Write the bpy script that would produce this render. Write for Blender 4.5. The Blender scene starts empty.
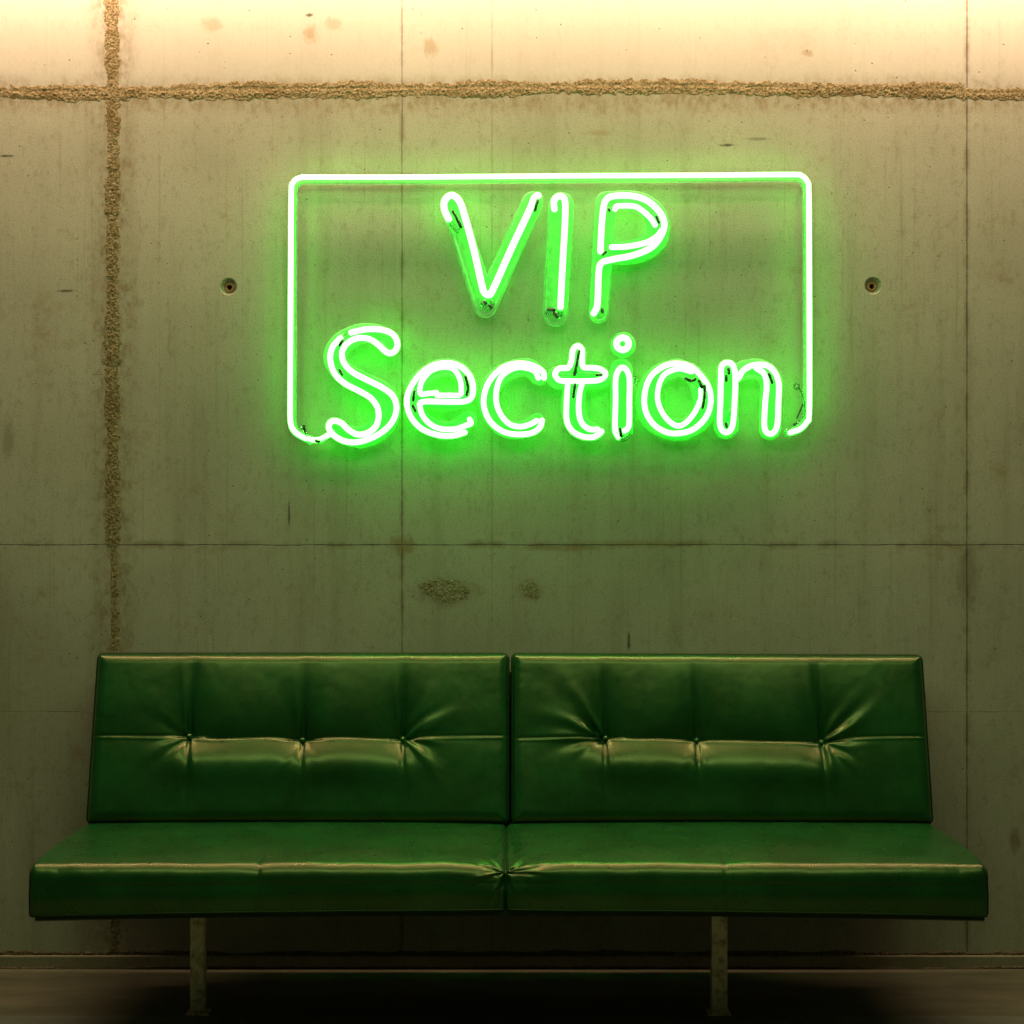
import bpy, bmesh, math, random
import numpy as np
from mathutils import Vector, noise
random.seed(7)
SC = bpy.context.scene
COL = SC.collection
F = 1750.0            # focal length in pixels of a 1024 px wide frame
CH = 1.15             # camera height
HZ = 534.0            # horizon row
WY = 4.64             # wall plane

def X(px, Y): return (px - 512.0) * Y / F
def Z(py, Y): return CH - (py - HZ) * Y / F

# ------------------------------------------------------------------ node helpers
class NT:
    def __init__(self, name):
        self.m = bpy.data.materials.new(name); self.m.use_nodes = True
        self.t = self.m.node_tree; self.t.nodes.clear()
        self.out = self.n('ShaderNodeOutputMaterial')
    def n(self, kind, **kw):
        nd = self.t.nodes.new(kind)
        for k, v in kw.items(): setattr(nd, k, v)
        return nd
    def put(self, sock, v):
        if isinstance(v, bpy.types.NodeSocket): self.t.links.new(v, sock)
        elif v is not None: sock.default_value = v
    def math(self, op, a, b=None, c=None, clamp=False):
        nd = self.n('ShaderNodeMath', operation=op, use_clamp=clamp)
        self.put(nd.inputs[0], a); self.put(nd.inputs[1], b)
        if c is not None: self.put(nd.inputs[2], c)
        return nd.outputs[0]
    def smooth(self, v, a, b, lo=0.0, hi=1.0):
        nd = self.n('ShaderNodeMapRange', interpolation_type='SMOOTHSTEP')
        self.put(nd.inputs[0], v); nd.inputs[1].default_value = a; nd.inputs[2].default_value = b
        nd.inputs[3].default_value = lo; nd.inputs[4].default_value = hi
        return nd.outputs[0]
    def coord(self):
        return self.n('ShaderNodeTexCoord').outputs['Object']
    def mapping(self, v, scale=(1, 1, 1), loc=(0, 0, 0)):
        nd = self.n('ShaderNodeMapping'); self.put(nd.inputs[0], v)
        nd.inputs['Scale'].default_value = scale; nd.inputs['Location'].default_value = loc
        return nd.outputs[0]
    def noise(self, v, scale, detail=4, rough=0.55, dist=0.0):
        nd = self.n('ShaderNodeTexNoise'); self.put(nd.inputs['Vector'], v)
        nd.inputs['Scale'].default_value = scale; nd.inputs['Detail'].default_value = detail
        nd.inputs['Roughness'].default_value = rough; nd.inputs['Distortion'].default_value = dist
        return nd.outputs[0]
    def voronoi(self, v, scale, feature='F1'):
        nd = self.n('ShaderNodeTexVoronoi', feature=feature); self.put(nd.inputs['Vector'], v)
        nd.inputs['Scale'].default_value = scale
        return nd.outputs['Distance'], (nd.outputs['Color'] if feature == 'F1' else None)
    def mix(self, f, a, b, mode='MIX'):
        nd = self.n('ShaderNodeMix', data_type='RGBA', blend_type=mode)
        self.put(nd.inputs[0], f)
        for s, v in ((nd.inputs[6], a), (nd.inputs[7], b)):
            if isinstance(v, tuple): v = (*v, 1.0) if len(v) == 3 else v
            self.put(s, v)
        return nd.outputs[2]
    def sep(self, v):
        nd = self.n('ShaderNodeSeparateXYZ'); self.put(nd.inputs[0], v); return nd.outputs
    def bump(self, h, strength, dist, nrm=None):
        nd = self.n('ShaderNodeBump'); self.put(nd.inputs['Height'], h)
        nd.inputs['Strength'].default_value = strength; nd.inputs['Distance'].default_value = dist
        if nrm is not None: self.put(nd.inputs['Normal'], nrm)
        return nd.outputs[0]
    def bsdf(self, **kw):
        nd = self.n('ShaderNodeBsdfPrincipled')
        for k, v in kw.items():
            if isinstance(v, tuple) and len(v) == 3: v = (*v, 1.0)
            self.put(nd.inputs[k.replace('_', ' ')], v)
        self.t.links.new(nd.outputs[0], self.out.inputs[0])
        return nd

# ------------------------------------------------------------------ materials
SEAM_X = [(X(402, WY), 0.0009, 0.55, 0.012), (X(492, WY), 0.0006, 0.28, 0.006), (X(967, WY), 0.0010, 0.65, 0.014)]
ZJ = Z(91, WY); ZS = Z(545, WY); XJ = X(113, WY)

DK = (0.04, 0.03, 0.015); OC = (0.30, 0.18, 0.06)
MARKS = [(7, 156, 8, 1.6, 0.9, DK), (65, 291, 9, 1.3, 0.7, DK), (309, 15, 4, 2, 0.8, DK), (310, 34, 7, 10, 0.5, OC), (212, 24, 12, 8, 0.35, OC),
         (431, 48, 8, 10, 0.45, OC), (333, 24, 10, 7, 0.35, OC), (807, 53, 6, 4, 0.5, OC), (600, 133, 16, 3, 0.4, OC), (728, 145, 9, 1.6, 0.8, DK), (758, 139, 14, 1.6, 0.4, DK),
         (629, 641, 1.6, 11, 0.8, DK), (289, 515, 1.4, 14, 0.7, DK), (446, 592, 34, 16, 0.5, (0.22, 0.17, 0.08)), (530, 590, 14, 12, 0.5, OC), (402, 545, 14, 12, 0.6, OC), (968, 575, 12, 34, 0.45, (0.16, 0.12, 0.06)),
         (560, 548, 40, 4, 0.4, OC), (650, 544, 60, 4, 0.4, OC), (8, 440, 6, 22, 0.35, (0.16, 0.12, 0.06)), (1015, 840, 6, 14, 0.5, (0.15, 0.07, 0.03))]
def concrete_wall():
    q = NT('board_cast_concrete')
    co = q.coord(); s = q.sep(co); x, z = s[0], s[2]
    big = q.noise(co, 1.6, 5, 0.6)
    streak = q.noise(q.mapping(co, (14, 1, 0.9)), 1.0, 6, 0.62, 0.3)
    fine = q.noise(q.mapping(co, (1, 1, 0.6)), 60, 4, 0.65)
    grain = q.noise(co, 300, 3, 0.7)
    lines = q.noise(q.mapping(co, (120, 1, 2.2)), 1.0, 3, 0.5)
    base = q.mix(q.smooth(big, 0.3, 0.7), CW1, CW2)
    base = q.mix(q.math('MULTIPLY', q.smooth(streak, 0.48, 0.72), 0.28), base, (0.26, 0.22, 0.14))
    base = q.mix(q.math('MULTIPLY', q.smooth(lines, 0.6, 0.75), 0.22), base, (0.22, 0.17, 0.09))
    base = q.mix(q.math('MULTIPLY', q.smooth(fine, 0.5, 0.75), 0.35), base, (0.25, 0.20, 0.12))
    base = q.mix(q.math('MULTIPLY', q.smooth(grain, 0.52, 0.68), 0.7), base, (0.16, 0.135, 0.075))
    # ochre rust blotches
    blot = q.noise(q.mapping(co, (1, 1, 1.2), (3.1, 0, 1.7)), 5.5, 6, 0.7)
    base = q.mix(q.math('MULTIPLY', q.smooth(blot, 0.58, 0.74), 0.45), base, (0.30, 0.19, 0.075))
    # the lift above the upper joint is paler than the rest
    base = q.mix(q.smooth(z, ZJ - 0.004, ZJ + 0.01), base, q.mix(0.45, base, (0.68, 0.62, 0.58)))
    # pits (air voids), sparse
    vd, vc = q.voronoi(co, 46)
    pr = q.sep(vc)[0]
    pit = q.math('MULTIPLY', q.smooth(vd, 0.05, 0.13, 1, 0), q.smooth(pr, 0.86, 0.90))
    vd2, vc2 = q.voronoi(co, 140)
    pit2 = q.math('MULTIPLY', q.smooth(vd2, 0.12, 0.24, 1, 0), q.smooth(q.sep(vc2)[1], 0.80, 0.86))
    pits = q.math('MAXIMUM', pit, q.math('MULTIPLY', pit2, 0.6))
    base = q.mix(q.math('MULTIPLY', pits, 0.75), base, (0.06, 0.045, 0.025))
    # seams
    wob = q.math('MULTIPLY', q.math('SUBTRACT', q.noise(co, 9, 3, 0.6), 0.5), 0.006)
    seam = None; halo = None
    brk = q.noise(q.mapping(co, (1, 1, 1), (5, 2, 9)), 13, 4, 0.7)
    for sx, w, a, hw in SEAM_X:
        d = q.math('ABSOLUTE', q.math('SUBTRACT', q.math('ADD', x, q.math('MULTIPLY', wob, 0.35)), sx))
        m = q.math('MULTIPLY', q.smooth(d, w, w * 2.2, 1, 0), q.math('MULTIPLY', q.smooth(brk, 0.3, 0.5, 0.45, 1.0), a))
        h = q.math('MULTIPLY', q.smooth(d, 0.0, hw, 1, 0), q.math('MULTIPLY', q.smooth(brk, 0.42, 0.68), a))
        seam = m if seam is None else q.math('MAXIMUM', seam, m)
        halo = h if halo is None else q.math('MAXIMUM', halo, h)
    for sz, w, a, hw in ((ZS, 0.0010, 0.65, 0.018), (Z(712, WY), 0.0005, 0.3, 0.004)):
        d = q.math('ABSOLUTE', q.math('SUBTRACT', q.math('ADD', z, wob), sz))
        m = q.math('MULTIPLY', q.smooth(d, w, w * 2.2, 1, 0), q.math('MULTIPLY', q.smooth(brk, 0.3, 0.5, 0.5, 1.0), a))
        h = q.math('MULTIPLY', q.smooth(d, 0.0, hw, 1, 0), q.math('MULTIPLY', q.smooth(brk, 0.42, 0.68), a))
        seam = q.math('MAXIMUM', seam, m); halo = q.math('MAXIMUM', halo, h)
    # dirty zones beside the two rough joints
    dj = q.math('ABSOLUTE', q.math('SUBTRACT', x, XJ))
    hj = q.math('MULTIPLY', q.smooth(dj, 0.02, 0.085, 1, 0), q.smooth(fine, 0.35, 0.7, 0.25, 0.9))
    dz = q.math('ABSOLUTE', q.math('SUBTRACT', z, ZJ - 0.012))
    hz = q.math('MULTIPLY', q.smooth(dz, 0.015, 0.07, 1, 0), q.smooth(fine, 0.35, 0.7, 0.25, 0.9))
    halo = q.math('MAXIMUM', halo, q.math('MULTIPLY', q.math('MAXIMUM', hj, hz), 0.7))
    for px, py, hw, hh, a, ink in MARKS:
        mx = q.math('DIVIDE', q.math('SUBTRACT', x, X(px, WY)), hw * 0.00265); mz = q.math('DIVIDE', q.math('SUBTRACT', z, Z(py, WY)), hh * 0.00265)
        rr = q.math('SQRT', q.math('ADD', q.math('MULTIPLY', mx, mx), q.math('MULTIPLY', mz, mz)))
        rr = q.math('ADD', rr, q.math('MULTIPLY', q.math('SUBTRACT', fine, 0.5), 2.2))
        base = q.mix(q.math('MULTIPLY', q.smooth(rr, 0.35, 1.25, 1, 0), a), base, ink)
    base = q.mix(q.math('MULTIPLY', halo, 0.9), base, (0.20, 0.125, 0.045))
    base = q.mix(seam, base, (0.035, 0.025, 0.012))
    hgt = q.math('ADD', q.math('MULTIPLY', fine, 0.35), q.math('MULTIPLY', grain, 0.16))
    hgt = q.math('ADD', hgt, q.math('MULTIPLY', lines, 0.15))
    hgt = q.math('ADD', hgt, q.math('MULTIPLY', streak, 0.2))
    hgt = q.math('SUBTRACT', hgt, q.math('MULTIPLY', pits, 0.8))
    hgt = q.math('SUBTRACT', hgt, seam)
    hgt = q.math('SUBTRACT', hgt, q.math('MULTIPLY', q.math('MULTIPLY', halo, fine), 0.8))
    b = q.bump(hgt, 0.55, 0.0028)
    q.bsdf(Base_Color=base, Roughness=0.88, Specular_IOR_Level=0.25, Normal=b)
    return q.m

CW1 = (0.40, 0.38, 0.30); CW2 = (0.50, 0.475, 0.385)

def crumbly(name, c1, c2, bs=0.6):
    q = NT(name); co = q.coord()
    a = q.noise(co, 190, 5, 0.7); b2 = q.noise(co, 18, 4, 0.6)
    base = q.mix(q.smooth(a, 0.38, 0.62), c1, c2)
    base = q.mix(q.math('MULTIPLY', q.smooth(b2, 0.45, 0.7), 0.5), base, (0.17, 0.105, 0.04))
    q.bsdf(Base_Color=base, Roughness=0.95, Specular_IOR_Level=0.15, Normal=q.bump(a, bs, 0.004))
    return q.m

def concrete_floor(name, c1, c2):
    q = NT(name); co = q.coord()
    a = q.noise(q.mapping(co, (1, 3, 1)), 3.5, 6, 0.65); g = q.noise(co, 150, 4, 0.6)
    base = q.mix(q.smooth(a, 0.35, 0.68), c1, c2)
    base = q.mix(q.math('MULTIPLY', q.smooth(g, 0.5, 0.72), 0.4), base, (0.10, 0.08, 0.05))
    q.bsdf(Base_Color=base, Roughness=0.7, Specular_IOR_Level=0.35,
           Normal=q.bump(q.math('ADD', a, q.math('MULTIPLY', g, 0.3)), 0.5, 0.004))
    return q.m

def leather(name, c1, c2, rough=0.27, spec=0.9):
    q = NT(name); co = q.coord()
    cells, _ = q.voronoi(co, 420, 'DISTANCE_TO_EDGE'); soft = q.noise(co, 7, 4, 0.55); mid = q.noise(co, 38, 4, 0.6)
    base = q.mix(q.smooth(soft, 0.35, 0.68), c1, c2)
    r = q.smooth(mid, 0.3, 0.75, rough, rough + 0.06)
    h = q.math('ADD', q.math('MULTIPLY', q.smooth(cells, 0.0, 0.12), 0.03), q.math('MULTIPLY', mid, 0.45))
    q.bsdf(Base_Color=base, Roughness=r, Specular_IOR_Level=spec, Specular_Tint=(1.0, 0.92, 0.42), Normal=q.bump(h, 0.16, 0.0010))
    return q.m

def rusty_metal(name, c1, c2, rough=0.4):
    q = NT(name); co = q.coord()
    a = q.noise(co, 45, 6, 0.7); m = q.smooth(a, 0.45, 0.65)
    q.bsdf(Base_Color=q.mix(m, c1, c2), Metallic=q.smooth(a, 0.45, 0.65, 0.25, 0.05),
           Roughness=q.smooth(a, 0.4, 0.7, rough, 0.75), Normal=q.bump(a, 0.3, 0.001))
    return q.m

def neon(name, strength, col=(0.035, 1.0, 0.045)):
    q = NT(name); co = q.coord(); a = q.noise(co, 30, 2, 0.5)
    st = q.smooth(a, 0.3, 0.7, strength * 0.96, strength * 1.04)
    q.bsdf(Base_Color=(0.7, 0.8, 0.7), Roughness=0.15, Emission_Color=(*col, 1.0), Emission_Strength=st)
    return q.m

def acrylic():
    q = NT('clear_acrylic'); co = q.coord()
    a = q.noise(co, 60, 3, 0.5)
    tr = q.n('ShaderNodeBsdfTransparent'); tr.inputs[0].default_value = (0.80, 0.97, 0.84, 1)
    tl = q.n('ShaderNodeBsdfTranslucent'); tl.inputs[0].default_value = (0.75, 0.9, 0.78, 1)
    df = q.n('ShaderNodeBsdfDiffuse'); df.inputs[0].default_value = (0.55, 0.75, 0.6, 1)
    gl = q.n('ShaderNodeBsdfGlossy'); gl.inputs['Roughness'].default_value = 0.12
    gl.inputs[0].default_value = (0.9, 1, 0.92, 1)
    m0 = q.n('ShaderNodeMixShader'); q.put(m0.inputs[0], 0.5)
    q.put(m0.inputs[1], tl.outputs[0]); q.put(m0.inputs[2], df.outputs[0])
    m1 = q.n('ShaderNodeMixShader'); q.put(m1.inputs[0], q.smooth(a, 0.3, 0.7, ACR[0], ACR[1]))
    q.put(m1.inputs[1], tr.outputs[0]); q.put(m1.inputs[2], m0.outputs[0])
    m2 = q.n('ShaderNodeMixShader'); q.put(m2.inputs[0], 0.06)
    q.put(m2.inputs[1], m1.outputs[0]); q.put(m2.inputs[2], gl.outputs[0])
    q.put(q.out.inputs[0], m2.outputs[0])
    return q.m
ACR = (0.50, 0.72)

def clear_glass():
    q = NT('unlit_tube_glass'); co = q.coord(); a = q.noise(co, 80, 3, 0.5)
    tr = q.n('ShaderNodeBsdfTransparent'); tr.inputs[0].default_value = (0.72, 0.92, 0.74, 1)
    gl = q.n('ShaderNodeBsdfGlossy'); q.put(gl.inputs['Roughness'], q.smooth(a, 0.3, 0.7, 0.03, 0.2))
    lw = q.n('ShaderNodeFresnel'); lw.inputs[0].default_value = 1.5
    m = q.n('ShaderNodeMixShader'); q.put(m.inputs[0], q.math('ADD', lw.outputs[0], 0.12, clamp=True))
    q.put(m.inputs[1], tr.outputs[0]); q.put(m.inputs[2], gl.outputs[0])
    q.put(q.out.inputs[0], m.outputs[0])
    return q.m

def blackened():
    q = NT('blackened_glass'); co = q.coord(); a = q.noise(co, 260, 3, 0.7)
    q.bsdf(Base_Color=q.mix(q.smooth(a, 0.45, 0.62), (0.006, 0.014, 0.006), (0.12, 0.22, 0.12)), Roughness=0.12,
           Specular_IOR_Level=0.7, Normal=q.bump(a, 0.5, 0.002))
    return q.m

M = dict(
    wall=concrete_wall(),
    kerb_mortar=crumbly('kerb_crumble', (0.10, 0.075, 0.045), (0.26, 0.215, 0.14)),
    mortar=crumbly('crumbling_mortar', (0.17, 0.12, 0.055), (0.42, 0.33, 0.195)),
    spall=crumbly('spalled_aggregate', (0.26, 0.22, 0.12), (0.44, 0.40, 0.28)),
    kerb=concrete_floor('kerb_concrete', (0.26, 0.23, 0.15), (0.34, 0.30, 0.21)),
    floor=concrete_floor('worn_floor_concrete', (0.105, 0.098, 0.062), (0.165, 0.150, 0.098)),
    slab=concrete_floor('front_slab_concrete', (0.13, 0.145, 0.105), (0.18, 0.19, 0.145)),
    ceiling=concrete_floor('ceiling_concrete', (0.38, 0.35, 0.29), (0.45, 0.42, 0.35)),
    leather=leather('green_leather', (0.0015, 0.052, 0.009), (0.0035, 0.078, 0.016)),
    piping=leather('dark_green_piping', (0.002, 0.022, 0.007), (0.003, 0.030, 0.010), 0.42, 0.35),
    button=leather('green_button_leather', (0.004, 0.075, 0.012), (0.01, 0.10, 0.02), 0.2),
    board=leather('dark_base_vinyl', (0.004, 0.03, 0.012), (0.006, 0.042, 0.016), 0.35),
    metal=rusty_metal('worn_steel', (0.88, 0.74, 0.50), (0.52, 0.37, 0.20)),
    rust=rusty_metal('rusted_sleeve', (0.62, 0.36, 0.14), (0.35, 0.17, 0.05), 0.5),
    tube=neon('lit_green_neon', 8.0, (0.135, 1.0, 0.13)), frame=neon('lit_green_border_neon', 7.0, (0.15, 1.0, 0.145)),
    tube_back=neon('green_glow_rear_of_neon', 8.5, (0.0, 1.0, 0.012)), frame_back=neon('green_glow_rear_of_border_neon', 5.6, (0.0, 1.0, 0.02)),  # rear halves made to emit pure green for the glow on the wall
    acrylic=acrylic(), glass=clear_glass(), black=blackened(),
)

# ------------------------------------------------------------------ object helpers
def link(name, me, mat, parent=None, smooth=True):
    o = bpy.data.objects.new(name, me); COL.objects.link(o)
    if mat is not None and not me.materials: me.materials.append(mat)
    if smooth:
        me.polygons.foreach_set('use_smooth', [True] * len(me.polygons))
    if parent is not None: o.parent = parent
    return o

def from_lists(name, vs, fs, mat, parent=None, smooth=True, fix=True):
    me = bpy.data.meshes.new(name); me.from_pydata([tuple(v) for v in vs], [], fs)
    if fix:
        bm = bmesh.new(); bm.from_mesh(me)
        bmesh.ops.recalc_face_normals(bm, faces=bm.faces); bm.to_mesh(me); bm.free()
    me.update()
    return link(name, me, mat, parent, smooth)

def grid_faces(n, m, off=0):
    return [(off + i * m + j, off + i * m + j + 1, off + (i + 1) * m + j + 1, off + (i + 1) * m + j)
            for i in range(n - 1) for j in range(m - 1)]

def box_bm(bm, lo, hi, bevel=0.0):
    r = bmesh.ops.create_cube(bm, size=1.0)
    for v in r['verts']:
        for k in range(3): v.co[k] = lo[k] + (v.co[k] + 0.5) * (hi[k] - lo[k])
    if bevel:
        es = {e for v in r['verts'] for e in v.link_edges}
        bmesh.ops.bevel(bm, geom=list(es), offset=bevel, segments=3, profile=0.5, affect='EDGES')

def bm_obj(name, bm, mat, parent=None, smooth=False):
    me = bpy.data.meshes.new(name); bmesh.ops.recalc_face_normals(bm, faces=bm.faces)
    bm.to_mesh(me); bm.free()
    return link(name, me, mat, parent, smooth)

def structure(o): o['kind'] = 'structure'; return o

def catmull(pts, closed=False, sub=6):
    P = [np.array(p, float) for p in pts]; n = len(P); out = []
    segs = n if closed else n - 1
    for i in range(segs):
        if closed: a, b, c, d = P[(i - 1) % n], P[i], P[(i + 1) % n], P[(i + 2) % n]
        else:
            b, c = P[i], P[i + 1]; a = P[i - 1] if i else 2 * b - c; d = P[i + 2] if i + 2 < n else 2 * c - b
        for k in range(sub):
            t = k / sub
            out.append(0.5 * (2 * b + (c - a) * t + (2 * a - 5 * b + 4 * c - d) * t * t + (3 * b - a - 3 * c + d) * t ** 3))
    if not closed: out.append(P[-1])
    return out

def tube_geo(path, r, closed=False, seg=12, up=(0, 1, 0)):
    """round tube along a 3-D path; open ends are domed. returns verts, faces"""
    P = [Vector(p) for p in path]; n = len(P); vs = []; fs = []; upv = Vector(up)
    def frame(i):
        if closed: t = P[(i + 1) % n] - P[(i - 1) % n]
        else: t = P[min(i + 1, n - 1)] - P[max(i - 1, 0)]
        t.normalize(); a = t.cross(upv)
        if a.length < 1e-4: a = t.cross(Vector((1, 0, 0)))
        a.normalize(); return t, a, a.cross(t).normalized()
    rings = []
    def ring(c, a, b, rr):
        k0 = len(vs)
        for k in range(seg):
            th = 2 * math.pi * k / seg
            vs.append(c + (a * math.cos(th) + b * math.sin(th)) * rr)
        rings.append(k0)
    if not closed:
        t, a, b = frame(0)
        for ph in (80, 55, 28): ring(P[0] - t * r * math.sin(math.radians(ph)), a, b, r * math.cos(math.radians(ph)))
    for i in range(n):
        t, a, b = frame(i); ring(P[i], a, b, r)
    if not closed:
        t, a, b = frame(n - 1)
        for ph in (28, 55, 80): ring(P[-1] + t * r * math.sin(math.radians(ph)), a, b, r * math.cos(math.radians(ph)))
    m = len(rings)
    for i in range(m if closed else m - 1):
        p, q = rings[i], rings[(i + 1) % m]
        for k in range(seg): fs.append((p + k, p + (k + 1) % seg, q + (k + 1) % seg, q + k))
    if not closed:
        fs.append(tuple(rings[0] + k for k in range(seg))[::-1]); fs.append(tuple(rings[-1] + k for k in range(seg)))
    return vs, fs

def tube_obj(name, path, r, mat, parent=None, closed=False, seg=12, up=(0, 1, 0)):
    vs, fs = tube_geo(path, r, closed, seg, up)
    return from_lists(name, vs, fs, mat, parent)

def fbm(x, y, z=0.0, o=4):
    s = 0; a = 1; t = 0
    for k in range(o):
        s += a * noise.noise(Vector((x, y, z + k * 7.3))); t += a; a *= 0.55; x *= 2.1; y *= 2.1
    return s / t

# ------------------------------------------------------------------ the room
bm = bmesh.new(); box_bm(bm, (-2.7, WY, -0.15), (2.7, WY + 0.22, 2.95))
wall = structure(bm_obj('wall_back', bm, M['wall']))
HOLES = [(X(228.5, WY), Z(286.5, WY)), (X(873, WY), Z(285.5, WY))]
cut = bmesh.new()
for hx, hz in HOLES:
    prof = [(0.0240, -0.01), (0.0230, 0.002), (0.0115, 0.022), (0.0105, 0.024), (0.0105, 0.10)]
    rings = []
    for r, d in prof:
        rings.append([cut.verts.new((hx + r * math.cos(a * math.pi / 16), WY + d, hz + r * math.sin(a * math.pi / 16))) for a in range(32)])
    for a, b in zip(rings, rings[1:]):
        for k in range(32): cut.faces.new((a[k], a[(k + 1) % 32], b[(k + 1) % 32], b[k]))
    cut.faces.new(rings[0]); cut.faces.new(rings[-1][::-1])
bmesh.ops.recalc_face_normals(cut, faces=cut.faces)
cme = bpy.data.meshes.new('cutter'); cut.to_mesh(cme); cut.free()
cob = bpy.data.objects.new('cutter', cme); COL.objects.link(cob)
md = wall.modifiers.new('b', 'BOOLEAN'); md.object = cob; md.solver = 'EXACT'
dg = bpy.context.evaluated_depsgraph_get()
nm = bpy.data.meshes.new_from_object(wall.evaluated_get(dg))
wall.modifiers.clear(); wall.data = nm
bpy.data.objects.remove(cob)
for hx, hz in HOLES:
    vs = []; fs = []
    for k in range(28):
        th = 2 * math.pi * k / 28
        for r, d in ((0.0128, 0.016), (0.0102, 0.0135), (0.0072, 0.0145), (0.0066, 0.018), (0.0066, 0.07), (0.0102, 0.07)):
            vs.append((hx + r * math.cos(th), WY + d, hz + r * math.sin(th)))
    for k in range(28):
        for j in range(5): a = k * 6 + j; b = ((k + 1) % 28) * 6 + j; fs.append((a, b, b + 1, a + 1))
    structure(from_lists('tie_hole_sleeve', vs, fs, M['rust'], wall))

def mortar_vertical():
    st = 0.0019; xs = np.arange(-0.034, 0.0341, st); zs = np.arange(0.036, 2.70, st)
    vs = []
    for z in zs:
        low = z < ZS
        w = (0.021 if not low else 0.017) + 0.006 * noise.noise(Vector((1.3, 4.0, z * 9))) + 0.003 * noise.noise(Vector((7.3, 1.0, z * 45)))
        cx = XJ + 0.006 * noise.noise(Vector((9.1, 0.3, z * 3)))
        dens = 0.9 if not low else max(0.0, min(1.0, 0.75 + 1.1 * noise.noise(Vector((2.2, 6.1, z * 14)))))
        for x in xs:
            e = max(0.0, min(1.0, (w - abs(x)) / 0.012 + 0.9 * fbm((cx + x) * 60, z * 60, 31.0, 2)))
            n1 = fbm((cx + x) * 190, z * 190, 2.0, 2); n2 = fbm((cx + x) * 36, z * 36, 5.0, 2)
            h = (0.0014 + 0.0030 * n1 + 0.0014 * n2) * e * dens
            if low: h -= 0.006 * math.exp(-((x + 0.012) / 0.003) ** 2)
            vs.append((cx + x, WY - h + (0.0012 if e * dens < 0.15 else 0), z))
    return structure(from_lists('mortar_joint', vs, grid_faces(len(zs), len(xs)), M['mortar'], wall, fix=False))
def mortar_horizontal():
    st = 0.002; xs = np.arange(-1.72, 1.73, st); zs = np.arange(-0.040, 0.0401, st)
    vs = []
    for x in xs:
        lift = 0.006 * noise.noise(Vector((x * 2.2, 3.3, 0))) + 0.014 * math.exp(-((x - 0.35) / 0.75) ** 2) - 0.002
        w = 0.022 + 0.009 * noise.noise(Vector((x * 5, 8.8, 1))) + 0.004 * noise.noise(Vector((x * 30, 8.8, 1)))
        if x > 1.2: w *= 0.8; lift -= 0.008
        crack = max(0.0, min(1.0, 0.35 + 1.6 * noise.noise(Vector((x * 3.4 + 1.9, 5.5, 2)))))
        if -0.98 < x < -0.64: crack = 1.0
        cz = 0.004 * noise.noise(Vector((x * 28, 1.1, 4)))
        for z in zs:
            e = max(0.0, min(1.0, (w - abs(z)) / 0.013 + 0.9 * fbm(x * 55, z * 70, 33.0, 2)))
            if abs(z) > 0.039: e = 0
            n1 = fbm(x * 180, z * 190, 9.0, 2); n2 = fbm(x * 30, z * 36, 15.0, 2)
            h = (0.0012 + 0.0032 * n1 + 0.0018 * n2) * e
            h -= 0.008 * crack * math.exp(-((z - 0.005 - cz) / 0.0026) ** 2)
            vs.append((x, WY - max(h, 0.0004 if e > 0.2 else -0.002) + (0.0012 if e < 0.15 else 0), ZJ - 0.002 + z + lift))
    return structure(from_lists('mortar_joint', vs, grid_faces(len(xs), len(zs)), M['mortar'], wall, fix=False))
def crumble_line(z0, wid, amp, seed, Y0):
    st = 0.0022; xs = np.arange(-1.62, 1.63, st); zs = np.arange(-wid, wid + 1e-6, st); vs = []
    for x in xs:
        w = wid * (0.6 + 0.5 * noise.noise(Vector((x * 12, seed, 1)))); lift = 0.003 * noise.noise(Vector((x * 5, seed, 3)))
        for z in zs:
            e = max(0.0, min(1.0, (w - abs(z)) / (wid * 0.35)))
            h = (amp * 0.6 + amp * 1.6 * fbm(x * 85, z * 85, seed, 3)) * e
            vs.append((x, Y0 - h + (0.0012 if e < 0.15 else 0), z0 + z + lift))
    return structure(from_lists('crumbled_edge', vs, grid_faces(len(xs), len(zs)), M['kerb_mortar'], wall, fix=False))
mortar_vertical(); mortar_horizontal()
def spall(px, py, rx, rz, seed, amp):
    cx, cz = X(px, WY), Z(py, WY); n = 110; vs = []
    for i in range(n):
        for j in range(n):
            u = (i / (n - 1) * 2 - 1); v = (j / (n - 1) * 2 - 1)
            rr = math.hypot(u, v + 0.25 * u) + 0.35 * fbm(u * 2.4, v * 2.4, seed, 3)
            e = max(0.0, min(1.0, (0.85 - rr) / 0.25))
            x = cx + u * rx; z = cz + v * rz
            h = (0.0012 + amp * max(-0.1, fbm(x * 160, z * 210, seed, 3))) * e * max(0.25, min(1.0, 0.7 + 2 * fbm(x * 50, z * 60, seed + 2, 2)))
            vs.append((x, WY - h + (0.0012 if e < 0.12 else 0), z))
    structure(from_lists('spalled_patch', vs, grid_faces(n, n), M['spall'], wall, fix=False))
spall(446, 590, 0.078, 0.038, 3.3, 0.007); spall(531, 590, 0.03, 0.03, 8.1, 0.004)

# low kerb at the foot of the wall, with crumbled edges
bm = bmesh.new(); box_bm(bm, (-2.7, WY - 0.010, -0.02), (2.7, WY + 0.05, 0.034), 0.004)
kerb = structure(bm_obj('trim_1', bm, M['kerb']))
for o in (crumble_line(0.038, 0.010, 0.0045, 4.4, WY), crumble_line(0.002, 0.006, 0.004, 6.6, WY - 0.010)): o.parent = kerb

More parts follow.
